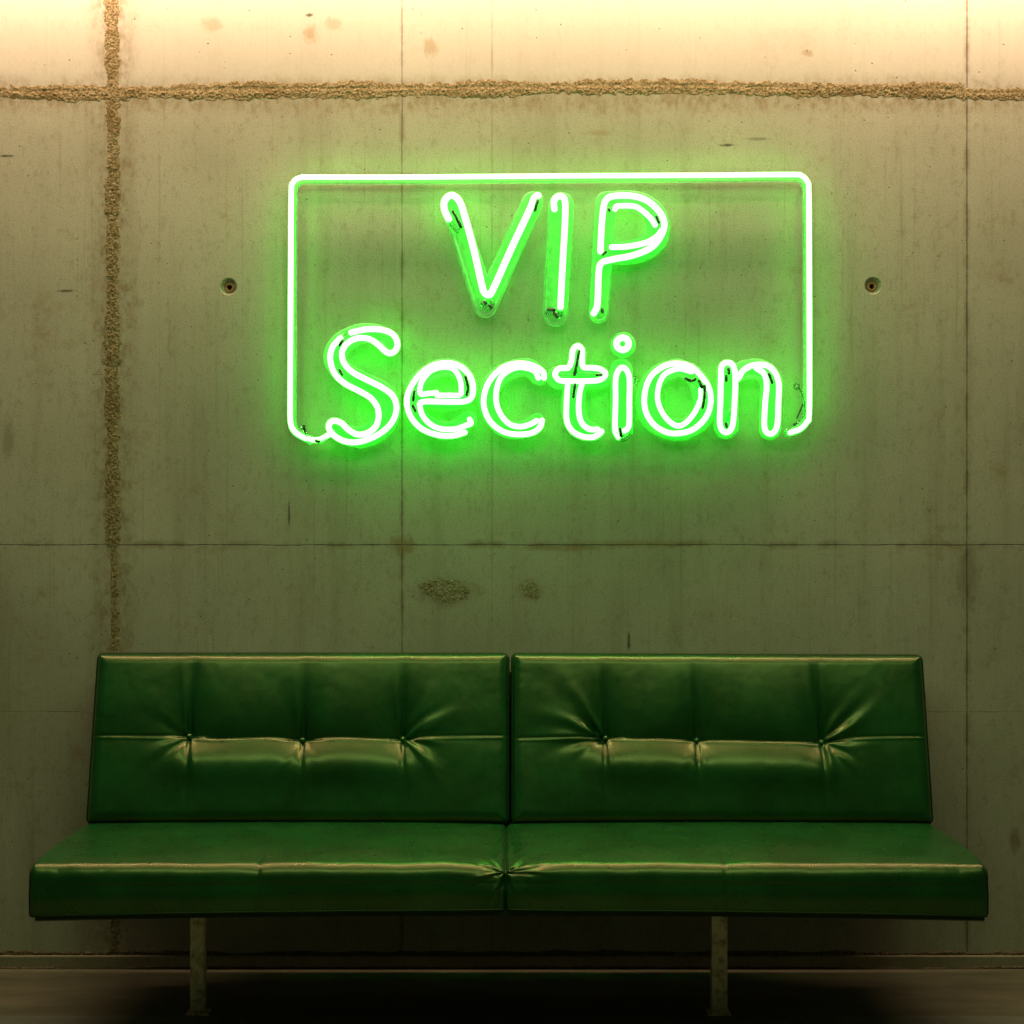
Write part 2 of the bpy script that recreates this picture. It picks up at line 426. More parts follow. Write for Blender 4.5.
bm = bmesh.new(); box_bm(bm, (-2.7, 4.165, -0.15), (2.7, WY, 0.0))
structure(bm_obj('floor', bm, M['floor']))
bm = bmesh.new(); box_bm(bm, (-2.7, -0.6, -0.15), (2.7, 4.163, 0.004), 0.003)
structure(bm_obj('floor_front', bm, M['slab']))
bm = bmesh.new(); box_bm(bm, (-2.7, 1.5, 2.85), (2.7, WY, 2.95))
structure(bm_obj('ceiling', bm, M['ceiling']))

# ------------------------------------------------------------------ the sofa
sofa = bpy.data.objects.new('sofa', None); COL.objects.link(sofa); sofa.location = (0, 4.15, 0)
sofa['label'] = 'long green leather two-section sofa with button-tufted backs against the concrete wall'
sofa['category'] = 'sofa'
SO = np.array([0, 4.15, 0.0])
def rel(v): return tuple(np.array(v) - SO)

def back_cushion(px0, px1, ztop0, ztop1, buttons, seed, lean):
    Yb, Yt = 4.372, 4.492
    x0, x1 = px0, px1; W = x1 - x0; H0 = 0.427
    dY, dZ = Yt - Yb, 0.842 - H0
    L = math.hypot(dY, dZ); vdir = np.array([0, dY / L, dZ / L]); ndir = np.array([0, -dZ / L, dY / L])
    bt = [((bx), (by)) for bx, by in buttons]     # local (x, v) in metres
    vseam = sum(b[1] for b in bt) / len(bt)
    us = np.linspace(0, 1, 250); vvs = np.linspace(0, 1, 150)
    # denser towards the rim
    us = 0.5 - 0.5 * np.cos(np.pi * us) * (0.35) - 0.5 * (1 - 2 * us) * 0.65
    vvs = 0.5 - 0.5 * np.cos(np.pi * vvs) * (0.35) - 0.5 * (1 - 2 * vvs) * 0.65
    rc = 0.014; xs_in = [b[0] for b in bt]
    rnd = random.Random(seed)
    lines = []
    for bi, (bx, bv) in enumerate(bt):
        side = -1 if bi == 0 else (1 if bi == len(bt) - 1 else 0)
        for k in range(13 if side else 7):
            if side: th = rnd.uniform(-1.15, 1.15) + (0 if side > 0 else math.pi)
            else: th = rnd.choice([1, -1]) * math.pi / 2 + rnd.uniform(-0.6, 0.6)
            strong = lean[bi]
            lines.append((bx, bv, th, rnd.uniform(0.05, 0.14), rnd.uniform(0.0012, 0.0036) * strong, rnd.uniform(0.06, 0.12), rnd.uniform(-0.25, 0.25)))
        for sgn in (1, -1):
            lines.append((bx, bv, sgn * math.pi / 2 + rnd.uniform(-0.04, 0.04), 0.15 if sgn > 0 else 0.09, -0.0065, 0.06, 0))
    def height(x, v):
        d = min(x, W - x, v, L - v)
        r = 0.030
        t = min(1.0, max(0.0, d) / r); e = math.sqrt(max(0, 1 - (1 - t) ** 2)) * 0.022
        # overall pillow
        px_ = math.sin(math.pi * x / W) ** 0.35 if 0 < x < W else 0
        pv_ = math.sin(math.pi * v / L) ** 0.5 if 0 < v < L else 0
        h = e + 0.014 * px_ * pv_
        # valley along the middle seam, deeper between the buttons
        inside = 1 / (1 + math.exp(-(x - bt[0][0] + 0.03) / 0.02)) * 1 / (1 + math.exp((x - bt[-1][0] - 0.03) / 0.02))
        # seam sags slightly through the buttons
        sv = vseam + 0.003 * math.sin(x * 9 + seed)
        sv += 0.007 * (1 - inside)
        for bx, bv in bt: sv += (bv - vseam) * math.exp(-((x - bx) / 0.05) ** 2)
        dv = v - sv
        depth = 0.004 + 0.012 * inside + 0.004 * inside * fbm(x * 7, 3.0, seed + 5, 2)
        wv = 0.038 if dv > 0 else 0.036
        edge = min(1, d / 0.02)
        h -= depth * math.exp(-abs(dv) / wv) * edge
        h -= 0.0022 * math.exp(-(dv / 0.0022) ** 2) * edge
        h += 0.0016 * math.exp(-((dv + 0.0055) / 0.003) ** 2) * edge
        # roll swelling below the seam
        h += 0.010 * inside * math.exp(-((dv + 0.07) / 0.045) ** 2)
        for bx, bv in bt:
            dx = x - bx; dd = math.hypot(dx, (v - bv) * (0.55 if v > bv else 0.9))
            h -= (0.017 * math.exp(-dd / 0.030) + 0.012 * math.exp(-(dx / 0.04) ** 2 - ((v - bv) / 0.11) ** 2) * (v > bv)) * edge
            h -= (0.0042 if dv < 0 else 0.003) * math.exp(-abs(dx) / 0.0055) * edge * min(1, abs(dv) / 0.01) * math.exp(-(dv / (0.07 if dv < 0 else 0.11)) ** 2)
            h -= 0.0009 * math.exp(-(dx / 0.0022) ** 2) * edge
        for bx, bv, th, ln, am, wd, cv in lines:
            ddx, ddv = x - bx, v - bv; rr = math.hypot(ddx, ddv)
            if rr > ln * 2.2: continue
            an = math.atan2(ddv, ddx) - th - cv * rr / ln
            an = (an + math.pi) % (2 * math.pi) - math.pi
            s = an * max(rr, 0.012)
            w = 0.0035 + wd * 0.09 * rr / 0.1
            if abs(s) > 5 * w: continue
            g = math.exp(-(s / w) ** 2) - 0.7 * math.exp(-((s - 2 * w) / w) ** 2)
            h += am * g * math.exp(-(rr / ln) ** 2) * min(1, rr / 0.012) * edge
        h += edge * (0.0016 * fbm(x * 6, v * 6, seed, 2) + 0.0005 * fbm(x * 26, v * 26, seed + 3, 2))
        # puckers along the short sides
        ds = min(x, W - x)
        h += 0.0016 * math.exp(-ds / 0.02) * fbm(0.5, v * 45, seed + 8, 1) * edge
        return h
    def place(x, v, h):
        # shrink rounded corners
        for sx in (0, 1):
            for sv in (0, 1):
                dx = x if sx == 0 else W - x; dv = v if sv == 0 else L - v
                if dx < rc and dv < rc:
                    a, b = (rc - dx) / rc, (rc - dv) / rc
                    a, b = a * math.sqrt(1 - b * b / 2), b * math.sqrt(1 - a * a / 2)
                    dx, dv = rc - a * rc, rc - b * rc
                    x = dx if sx == 0 else W - dx; v = dv if sv == 0 else L - dv
        top = ztop0 + (ztop1 - ztop0) * x / W
        k = 1 + top * v / L / L
        return np.array([x0 + x, Yb, H0]) + vdir * (v * k) + ndir * h
    n, m = len(us), len(vvs); vs = []
    for u in us:
        for w_ in vvs: vs.append(rel(place(u * W, w_ * L, height(u * W, w_ * L))))
    fs = grid_faces(n, m)
    loop = [i * m for i in range(n)] + [(n - 1) * m + j for j in range(1, m)] + [i * m + m - 1 for i in range(n - 2, -1, -1)] + [j for j in range(m - 2, 0, -1)]
    prm = [(us[i], 0) for i in range(n)] + [(1, vvs[j]) for j in range(1, m)] + [(us[i], 1) for i in range(n - 2, -1, -1)] + [(0, vvs[j]) for j in range(m - 2, 0, -1)]
    prev = loop; T = 0.075
    for dep in (0.012, 0.035, 0.058, T):
        cur = []
        for (u, w_) in prm:
            cur.append(len(vs)); vs.append(rel(place(u * W, w_ * L, -dep)))
        for k in range(len(loop)):
            fs.append((prev[k], prev[(k + 1) % len(loop)], cur[(k + 1) % len(loop)], cur[k]))
        prev = cur
    fs.append(tuple(prev))
    cu = from_lists('back_cushion', vs, fs, M['leather'], sofa)
    # piping round the front and the rear edge
    for dep in (-0.0, 0.072):
        path = []
        for k in range(0, len(prm), 2):
            u, w_ = prm[k]; p = place(u * W, w_ * L, -dep); path.append(p - SO)
        c = sum(path) / len(path)
        tube_obj('piping', [Vector(p) for p in path], 0.0042, M['piping'], cu, closed=True, seg=10, up=tuple(ndir))
    for bx, bv in bt:
        p = place(bx, bv, height(bx, bv) + 0.0055)
        bv_, bf_ = [], []
        # domed, slightly gathered button
        seg = 20; prof = [(0.0, 0.0062), (0.0025, 0.006), (0.0048, 0.005), (0.0066, 0.0032), (0.0082, 0.0), (0.0078, -0.004), (0.005, -0.009)]
        ax = np.array([1.0, 0, 0])
        for r, hh in prof:
            for k in range(seg):
                th = 2 * math.pi * k / seg; r2 = r * (1 + 0.09 * math.sin(th * 7 + seed))
                bv_.append(p + ax * r2 * math.cos(th) + vdir * r2 * math.sin(th) + ndir * hh - SO)
        for a in range(len(prof) - 1):
            for k in range(seg): bf_.append((a * seg + k, a * seg + (k + 1) % seg, (a + 1) * seg + (k + 1) % seg, (a + 1) * seg + k))
        from_lists('button', bv_, bf_, M['button'], cu)
    return cu

def bpos(px, py, x0):       # a button's place on the leaning back, from where it stands
    Yb, Yt, H0, H1 = 4.372, 4.492, 0.427, 0.842
    k = 0.5
    for _ in range(20):
        Y = Yb + (Yt - Yb) * k; z = Z(py, Y); k = (z - H0) / (H1 - H0)
    Y = Yb + (Yt - Yb) * k; L = math.hypot(Yt - Yb, H1 - H0)
    return (X(px, Y) - x0, k * L)
xl0, xl1 = -1.0605, -0.0105
xr0, xr1 = 0.0015, 1.0495
back_cushion(xl0, xl1, 0.0, 0.0, [bpos(190, 737, xl0), bpos(303, 741, xl0), bpos(403, 740, xl0)], 3, (0.35, 0.6, 1.2))
back_cushion(xr0, xr1, 0.0, -0.011 * 0.43, [bpos(605, 739, xr0), bpos(696, 741, xr0), bpos(821, 743, xr0)], 11, (1.4, 0.5, 1.2))

def seat_cushion(x0, x1, seamx, seed, mid):
    """mid = which end meets the other cushion (+1 right end, -1 left end)"""
    W = x1 - x0
    prof = []     # (Y, Z) going from rear top over the front shoulder to the bottom front
    YF, YB, ZT = 3.852, 4.43, 0.424
    R = 0.030
    for t in np.linspace(0, 1, 62)[:-1]:
        y = YB + (YF + R - YB) * t
        prof.append((y, ZT + 0.006 * math.sin(math.pi * min(1, max(0, t))) ** 0.8, 0))
    for a in np.linspace(0, math.pi / 2, 26):
        prof.append((YF + R - R * math.sin(a), ZT - R + R * math.cos(a), 1))
    for t in np.linspace(0, 1, 26)[1:]:
        prof.append((YF - 0.003 * math.sin(math.pi * t) ** 2, ZT - R + (0.322 - ZT + R) * t, 2))
    a0 = np.array([(p[0], p[1]) for p in prof]); tg = np.gradient(a0, axis=0)
    nr = np.stack([tg[:, 1], -tg[:, 0]], 1); nr /= np.linalg.norm(nr, axis=1)[:, None]
    # orientation: normals must point up / to the camera
    if nr[5, 1] < 0: nr = -nr
    s = np.concatenate([[0], np.cumsum(np.linalg.norm(np.diff(a0, axis=0), axis=1))])
    s_sh = s[75]; n = 330; m = len(prof)
    us = np.linspace(0, 1, n); us = us - 0.35 * np.sin(2 * np.pi * us) / (2 * np.pi)
    rnd = random.Random(seed); lines = []
    for k in range(15):
        lines.append((rnd.uniform(-1.25, 1.25), rnd.uniform(0.03, 0.085), rnd.uniform(0.0008, 0.0026)))
    vs = []
    for u in us:
        x = u * W; d = min(x, W - x)
        dm = (W - x) if mid > 0 else x          # distance to the shared seam
        do = W - dm
        for j in range(m):
            t = min(1, d / 0.012); h = -0.010 * (1 - math.sqrt(1 - (1 - t) ** 2))
            sh = math.exp(-((s[j] - s_sh) / 0.07) ** 2)
            h += 0.006 * math.sin(math.pi * u) ** 0.4 * (1 if j < 90 else 0.6) * min(1, s[j] / 0.05)
            h -= 0.012 * math.exp(-dm / 0.05) * (0.25 + 0.75 * sh)
            h -= 0.005 * math.exp(-do / 0.06) * sh
            h -= 0.0085 * math.exp(-((s[j] - s_sh + 0.004) / 0.036) ** 2) * min(1, do / 0.06)
            h += 0.004 * math.exp(-((dm - 0.13) / 0.06) ** 2) * sh
            h -= 0.0042 * math.exp(-abs(x + x0 - seamx) / 0.005) * min(1, max(0, (s[j] - s_sh + 0.16) / 0.08))
            h -= 0.0025 * math.exp(-((x + x0 - seamx) / 0.05) ** 2) * sh
            # gathers fanning out of the front corner of the shared seam
            ddx, dds = dm, (s[j] - s_sh - 0.002); rr = math.hypot(ddx, dds); an = math.atan2(dds, ddx)
            if rr < 0.25:
                for th, ln, am in lines:
                    q_ = (an - th) * max(rr, 0.01); w = 0.003 + 0.035 * rr
                    if abs(q_) < 4 * w:
                        h += am * (math.exp(-(q_ / w) ** 2) - 0.7 * math.exp(-((q_ - 2 * w) / w) ** 2)) * math.exp(-(rr / ln) ** 2) * min(1, rr / 0.01)
            h += 0.0045 * fbm(x * 4.5, s[j] * 5, seed, 2) * sh + 0.0014 * fbm(x * 12, s[j] * 12, seed, 2) + 0.0005 * fbm(x * 40, s[j] * 22, seed + 4, 2)
            y, z = a0[j] + nr[j] * h
            # lower edge hangs a little lower towards the outer end
            kz = max(0, (0.424 - a0[j][1]) / 0.1)
            z -= kz * (0.013 * (do < 9) * (1 - min(1, do / W)) ** 2)
            vs.append(rel((x0 + x, y, z)))
    fs = grid_faces(n, m)
    rb = []      # underside rear edge
    for i in range(n):
        rb.append(len(vs)); b = vs[i * m + m - 1]; vs.append((b[0], YB - SO[1], b[2]))
    for i in range(n - 1): fs.append((i * m + m - 1, (i + 1) * m + m - 1, rb[i + 1], rb[i])); fs.append((rb[i], rb[i + 1], (i + 1) * m, i * m))
    for i in (0, n - 1):
        ring = [i * m + j for j in range(m)] + [rb[i]]
        c = np.mean([vs[k] for k in ring], axis=0); ci = len(vs); vs.append(tuple(c))
        for k in range(len(ring)): fs.append((ring[k], ring[(k + 1) % len(ring)], ci))
    cu = from_lists('seat_cushion', vs, fs, M['leather'], sofa)
    for i in (0, n - 1):
        path = [Vector(vs[i * m + j]) for j in range(0, m, 2)]
        tube_obj('piping', path, 0.0036, M['piping'], cu, seg=8, up=(1, 0, 0))
    path = [Vector(vs[i * m + m - 1]) for i in range(0, n, 3)]
    tube_obj('piping', path, 0.0034, M['piping'], cu, seg=8)
    return cu
seat_cushion(-1.063, -0.0150, X(257, 3.852), 5, 1)
seat_cushion(-0.0140, 1.0485, X(727, 3.852), 17, -1)

# thin upholstered base board under both cushions
vs = []; n = 60
for i in range(n):
    u = i / (n - 1); x = -1.052 + u * 2.094
    dz = -0.013 * abs(2 * u - 1) ** 2.2
    for y, z in ((3.868, 0.322), (3.860, 0.319), (3.858, 0.311), (3.866, 0.307), (4.45, 0.307), (4.45, 0.322)):
        vs.append(rel((x, y, z + dz)))
fs = [(i * 6 + k, i * 6 + (k + 1) % 6, (i + 1) * 6 + (k + 1) % 6, (i + 1) * 6 + k) for i in range(n - 1) for k in range(6)]
fs += [tuple(range(6)), tuple((n - 1) * 6 + k for k in range(6))]
from_lists('base_board', vs, fs, M['board'], sofa, smooth=False)
bm = bmesh.new(); box_bm(bm, rel((-1.045, 4.604, 0.31)), rel((1.035, 4.6385, 0.79)), 0.003)
bm_obj('light_block_panel', bm, M['board'], sofa)  # unseen board added to stop sign light leaking down behind the cushions
# steel rail carrying the seats, two legs with foot plates
bm = bmesh.new(); box_bm(bm, rel((-0.95, 4.17, 0.272)), rel((0.95, 4.21, 0.300)), 0.003)
bm_obj('rail', bm, M['metal'], sofa)
for pa, pb, rnd_ in ((189.5, 205.5, True), (711.5, 727.5, False)):
    xa, xb = X(pa, 4.17), X(pb, 4.17)
    bm = bmesh.new(); box_bm(bm, rel((xa, 4.168, 0.006)), rel((xb, 4.198, 0.285)), 0.011 if rnd_ else 0.003)
    lg = bm_obj('leg', bm, M['metal'], sofa, smooth=rnd_)
    bm = bmesh.new(); box_bm(bm, rel((xa - 0.008, 4.166, 0.0)), rel((xb + 0.008, 4.21, 0.008)), 0.002)
    bm_obj('foot_plate', bm, M['metal'], lg)
for xx in (-0.55, 0.55):      # brackets holding the backs to the seat frame
    bm = bmesh.new()
    box_bm(bm, rel((xx - 0.02, 4.19, 0.285)), rel((xx + 0.02, 4.60, 0.300)), 0.002)
    box_bm(bm, rel((xx - 0.02, 4.588, 0.29)), rel((xx + 0.02, 4.60, 0.76)), 0.002)
    box_bm(bm, rel((xx - 0.02, 4.53, 0.735)), rel((xx + 0.02, 4.60, 0.75)), 0.002)
    bm_obj('bracket', bm, M['metal'], sofa)

# ------------------------------------------------------------------ the neon sign
SY = WY - 0.001
sign = bpy.data.objects.new('neon_sign', None); COL.objects.link(sign)
NO = np.array([X(551, WY), WY, Z(440, WY)]); sign.location = NO
sign['label'] = 'glowing green neon sign reading VIP Section inside a rounded rectangular border, on the concrete wall'
sign['category'] = 'neon sign'
TY = 4.584      # lit tubes
PY = 4.606      # backing plates, front of the flat

def tr(pts, sc, ox, oy): return [(ox + p[0] / sc, oy + p[1] / sc) for p in pts]
def w3(p, Y): return Vector((X(p[0], Y), Y, Z(p[1], Y))) - Vector(NO)

def seg_dist(P, a, b, ra, rb):
    ab = b - a; t = np.clip(((P - a) @ ab) / max(1e-9, ab @ ab), 0, 1)
    d = np.linalg.norm(P - (a + t[..., None] * ab), axis=-1)
    return d - (ra + (rb - ra) * t)

def plate(strokes, name, mat, parent, Y=PY, th=0.005, step=1.0, lip=1.6):
    """clear plate cut round the letter: union of thick strokes given in sign units"""
    allp = [(p[0], p[1], p[2]) for s in strokes for p in s]
    x0 = min(p[0] - p[2] for p in allp) - 2; x1 = max(p[0] + p[2] for p in allp) + 2
    y0 = min(p[1] - p[2] for p in allp) - 2; y1 = max(p[1] + p[2] for p in allp) + 2
    nx = int((x1 - x0) / step) + 2; ny = int((y1 - y0) / step) + 2
    gx, gy = np.meshgrid(x0 + np.arange(nx) * step, y0 + np.arange(ny) * step, indexing='ij')
    P = np.stack([gx, gy], -1); D = np.full(gx.shape, 1e9)
    for s in strokes:
        pts = [np.array(p, float) for p in (catmull(s, False, 4) if len(s) > 2 else s)]
        if len(pts) == 1: pts = pts * 2
        for a, b in zip(pts, pts[1:]):
            # keep a smooth blend where strokes meet
            d = seg_dist(P, a[:2], b[:2], a[2], b[2]); D = np.minimum(D, d)
    key = {}; vs = []; 
    def vert(k, pos, depth):
        if k in key: return key[k]
        key[k] = len(vs); vs.append((pos[0], pos[1], depth)); return key[k]
    fs = []
    for i in range(nx - 1):
        for j in range(ny - 1):
            c = [(i, j), (i + 1, j), (i + 1, j + 1), (i, j + 1)]; d = [D[q] for q in c]
            if min(d) >= 0: continue
            poly = []
            for k in range(4):
                a, b = c[k], c[(k + 1) % 4]; da, db = d[k], d[(k + 1) % 4]
                if da < 0: poly.append(vert(a, P[a], -da))
                if (da < 0) != (db < 0):
                    t = da / (da - db); lo, hi = (a, b) if a < b else (b, a)
                    poly.append(vert((lo, hi), P[a] + (P[b] - P[a]) * t, 0.0))
            if len(poly) >= 3: fs.append(tuple(poly))
    # lift: rounded rim standing proud of the flat
    out = []
    for x, y, d in vs:
        rim = min(1, d / 0.8)
        h = 0.0035 * math.sqrt(max(0, 1 - (1 - rim) ** 2)) + 0.0035 * math.exp(-((d - lip) / 1.0) ** 2)
        out.append(w3((x, y), Y) + Vector((0, -h, 0)))
    nf = len(out)
    for x, y, d in vs: out.append(w3((x, y), Y) + Vector((0, th, 0)))
    cnt = {}
    for f in fs:
        for a, b in zip(f, f[1:] + f[:1]): cnt[(a, b)] = 1
    full = list(fs) + [tuple(nf + k for k in f[::-1]) for f in fs]
    for (a, b) in cnt:
        if (b, a) not in cnt: full.append((b, a, nf + a, nf + b))
    return from_lists(name, out, full, mat, parent)

def lit(pts, r, parent, closed=False, Y=TY, name='letter_tube', mat=None, sub=6):
    path = [w3(p, Y) for p in catmull(pts, closed, sub)]
    o = tube_obj(name, path, 1.01 * r * Y / F, mat or M['tube'], parent, closed=closed, seg=16)
    o.data.materials.append(M['frame_back'] if mat else M['tube_back'])     # added green-emitting side towards the wall
    for f in o.data.polygons:
        if f.normal.y > -0.36: f.material_index = 1
    return o

def standoff(p, parent, Y0=PY + 0.005):
    a = w3(p, Y0); b = Vector((a.x, -0.0, a.z))
    vs = []; fs = []; seg = 14
    for c, r in ((a, 0.004), (a * 0.5 + b * 0.5, 0.004), (b, 0.006)):
        for k in range(seg):
            th = 2 * math.pi * k / seg; vs.append(c + Vector((math.cos(th), 0, math.sin(th))) * r)
    for j in range(2):
        for k in range(seg): fs.append((j * seg + k, j * seg + (k + 1) % seg, (j + 1) * seg + (k + 1) % seg, (j + 1) * seg + k))
    fs += [tuple(range(seg)), tuple(2 * seg + k for k in range(seg))]
    from_lists('standoff', vs, fs, M['acrylic'], parent)

def electrode(pts, parent, r=1.9, Y=TY - 0.007):
    pts = pts if len(pts) > 1 else [pts[0], (pts[0][0] + 0.8, pts[0][1] + 1.2)]
    tube_obj('electrode', [w3(p, Y) for p in catmull(pts, False, 4)], r * Y / F, M['black'], parent, seg=10)
def glass_bit(pts, parent, r=2.4, Y=TY):
    tube_obj('glass_end', [w3(p, Y) for p in catmull(pts, False, 4)], r * Y / F, M['glass'], parent, seg=12)

def letter(label, strokes, tubes, dark=(), glass=(), offs=(), k=(1, 0, 0)):
    sc, ox, oy = k
    st = [[(ox + p[0] / sc, oy + p[1] / sc, p[2] / sc) for p in s] for s in strokes]
    pl = plate(st, 'letter_backing', M['acrylic'], sign)
    pl['label'] = 'clear backing plate of the letter ' + label
    for t in tubes:
        lit(tr(t['p'], *k), t['r'], pl, t.get('closed', False), TY + t.get('dy', 0.0))
    for d in dark: electrode(tr(d, *k), pl)
    for g in glass: glass_bit(tr(g, *k), pl)
    for o_ in offs: standoff(tr([o_], *k)[0], pl)
    return pl

kV = (6.827, 430, 180); kI = (6.83, 540, 180); kS = (7.877, 280, 320); ke = (9.31, 395, 340); kc = (9.31, 470, 340)
kt = (8.19, 545, 325); ko = (9.75, 630, 345); kn = (8.533, 705, 345)

letter('V', [[(160, 185, 76), (378, 862, 78)], [(378, 862, 78), (700, 150, 72)]],
       [dict(p=[(128, 268), (100, 205), (100, 145), (145, 106), (200, 145), (240, 260), (300, 480), (350, 700), (368, 765), (400, 785), (432, 745), (560, 460), (680, 205), (712, 125), (738, 108)], r=3.55)],
       dark=[[(155, 215), (185, 265), (212, 318)], [(735, 140), (716, 205)], [(375, 832)], [(410, 858)]],
       glass=[[(135, 285), (165, 320), (195, 350)], [(360, 850), (385, 820), (415, 825), (425, 855), (400, 880), (370, 870)]],
       offs=[(165, 190), (380, 850), (710, 160)], k=kV)
letter('I', [[(146, 170, 86), (104, 915, 86)]],
       [dict(p=[(98, 200), (95, 150), (120, 115), (155, 118), (172, 160), (170, 300), (158, 520), (148, 700), (140, 870)], r=3.35)],
       dark=[[(60, 885), (98, 884)], [(100, 908), (118, 935)]], glass=[[(140, 885), (132, 930)], [(50, 905), (110, 910)]],
       offs=[(140, 170), (100, 930)], k=kI)
letter('P', [[(450, 150, 70), (402, 910, 68)], [(450, 145, 66), (640, 140, 66), (760, 205, 76), (810, 320, 80), (770, 430, 80), (640, 490, 82), (450, 500, 70)]],
       [dict(p=[(412, 488), (420, 330), (432, 200), (450, 140), (500, 112), (640, 112), (750, 155), (835, 250), (842, 345), (770, 455), (640, 515), (500, 543), (425, 565), (402, 620), (395, 800), (388, 870), (366, 912)], r=3.3),
        dict(p=[(512, 200), (530, 180), (640, 180), (700, 212), (755, 262), (785, 308)], r=2.9, dy=0.006),
        dict(p=[(490, 460), (600, 455), (720, 430), (795, 390), (830, 345)], r=3.0, dy=0.006)],
       dark=[[(468, 200)], [(795, 250), (812, 290)], [(420, 885), (425, 900)], [(450, 490), (430, 510)]],
       offs=[(450, 160), (400, 930), (820, 330)], k=kI)
letter('S', [[(880, 200, 64), (800, 122, 74), (640, 105, 78), (490, 180, 88), (430, 300, 88), (500, 410, 88), (640, 495, 88), (800, 580, 96), (850, 710, 100), (780, 850, 96), (640, 925, 84), (500, 890, 76), (420, 830, 66)]],
       [dict(p=[(478, 142), (415, 215), (396, 310), (430, 420), (510, 500), (620, 558), (720, 620), (774, 710), (765, 820), (700, 885), (615, 903), (540, 865), (480, 810), (415, 797), (384, 840), (420, 905), (520, 958), (640, 958), (780, 900), (880, 810), (918, 700), (890, 600), (800, 530), (680, 470), (570, 410), (505, 340), (490, 255), (530, 185), (610, 145), (700, 150), (770, 192), (820, 240), (865, 264), (910, 240), (925, 185), (890, 115), (800, 78), (680, 75), (560, 100)], r=3.05)],
       dark=[[(470, 200), (492, 165)], [(470, 395), (488, 430)]], glass=[[(490, 130), (520, 112), (545, 100)]],
       offs=[(860, 180), (440, 330), (430, 840)], k=kS)
letter('e', [[(680, 740, 78), (560, 830, 80), (390, 830, 84), (220, 720, 88), (170, 560, 84), (240, 370, 84), (430, 255, 80), (610, 300, 84), (680, 450, 88), (600, 555, 84), (300, 560, 70), (200, 560, 70)]],
       [dict(p=[(650, 862), (540, 892), (400, 886), (250, 828), (150, 720), (112, 590), (135, 465), (220, 335), (340, 245), (480, 215), (600, 243), (690, 325), (727, 430), (715, 530), (650, 572), (500, 577), (300, 573), (235, 585)], r=2.95),
        dict(p=[(228, 600), (255, 700), (330, 785), (430, 828), (560, 830), (650, 800), (708, 778), (695, 740)], r=2.85, dy=0.004),
        dict(p=[(385, 490), (300, 500), (235, 500), (245, 400), (320, 300), (430, 256), (540, 270), (600, 350), (618, 450), (605, 512), (500, 515), (390, 515)], r=2.75, dy=0.006)],
       dark=[[(655, 340), (672, 400), (680, 455), (668, 510)], [(180, 480), (170, 560)], [(165, 610), (190, 660)]],
       offs=[(200, 640), (650, 440), (640, 800)], k=ke)
letter('c', [[(640, 340, 82), (560, 262, 84), (430, 262, 84), (270, 340, 92), (185, 480, 92), (185, 640, 92), (280, 790, 88), (420, 840, 82), (550, 810, 80), (620, 750, 74)]],
       [dict(p=[(690, 355), (680, 300), (600, 245), (480, 218), (330, 245), (205, 350), (140, 480), (130, 620), (185, 755), (300, 850), (430, 880), (570, 868), (650, 815), (670, 750)], r=2.95),
        dict(p=[(635, 355), (600, 290), (500, 258), (400, 268), (300, 335), (252, 440), (245, 580), (290, 700), (370, 785), (470, 808), (560, 785), (620, 752)], r=2.85, dy=0.004)],
       offs=[(600, 300), (190, 560), (600, 790)], k=kc)
letter('t', [[(110, 430, 94), (440, 430, 94)], [(268, 225, 72), (240, 500, 92), (235, 720, 98), (290, 840, 94), (400, 880, 70)]],
       [dict(p=[(190, 352), (120, 356), (82, 400), (115, 452), (200, 460), (340, 460), (450, 450), (495, 402), (450, 362), (380, 352), (312, 345), (304, 280), (303, 210), (270, 172), (230, 205), (218, 290)], closed=True, r=2.95),
        dict(p=[(186, 480), (176, 640), (178, 780), (220, 865), (300, 912), (390, 920), (445, 892), (462, 872)], r=2.95, dy=0.002),
        dict(p=[(306, 475), (283, 560), (276, 700), (300, 800), (360, 852), (430, 856)], r=2.95, dy=0.004)],
       dark=[[(278, 215), (262, 310), (240, 410)], [(245, 490), (232, 590)], [(425, 410), (460, 408)]],
       glass=[[(120, 410), (220, 408)], [(275, 400), (400, 405)]], offs=[(110, 420), (450, 420), (240, 780)], k=kt)
letter('i', [[(625, 370, 92), (630, 845, 90)], [(640, 162, 104), (641, 163, 104)]],
       [dict(p=[(650, 868), (686, 825), (690, 620), (688, 420), (635, 348), (582, 420), (578, 620), (574, 850), (600, 918)], r=2.9),
        dict(p=[(685, 155), (672, 121), (636, 106), (600, 121), (585, 155), (600, 189), (636, 205), (672, 189)], closed=True, r=3.4)],
       dark=[[(615, 850), (622, 905)]], glass=[[(605, 925), (640, 935), (690, 900), (700, 860)], [(740, 440), (735, 480)]],
       offs=[(635, 165), (630, 500), (630, 860)], k=kt)
letter('o', [[(460, 215, 84), (270, 300, 100), (170, 500, 108), (220, 720, 108), (420, 825, 108), (600, 790, 108), (720, 660, 108), (715, 470, 104), (620, 290, 92), (460, 215, 84)]],
       [dict(p=[(450, 180), (310, 218), (195, 320), (142, 480), (150, 640), (225, 770), (350, 850), (480, 862), (620, 822), (740, 705), (786, 560), (768, 420), (690, 300), (590, 213)], closed=True, r=2.95),
        dict(p=[(600, 262), (500, 235), (420, 245), (330, 295), (280, 400), (270, 540), (320, 670), (400, 760), (480, 790), (560, 745), (640, 640), (688, 520), (690, 435)], r=2.75, dy=0.005)],
       dark=[[(545, 325), (600, 350), (635, 330)], [(675, 350), (700, 410)], [(727, 400), (727, 500), (708, 610)]],
       offs=[(185, 540), (460, 825), (715, 420)], k=ko)
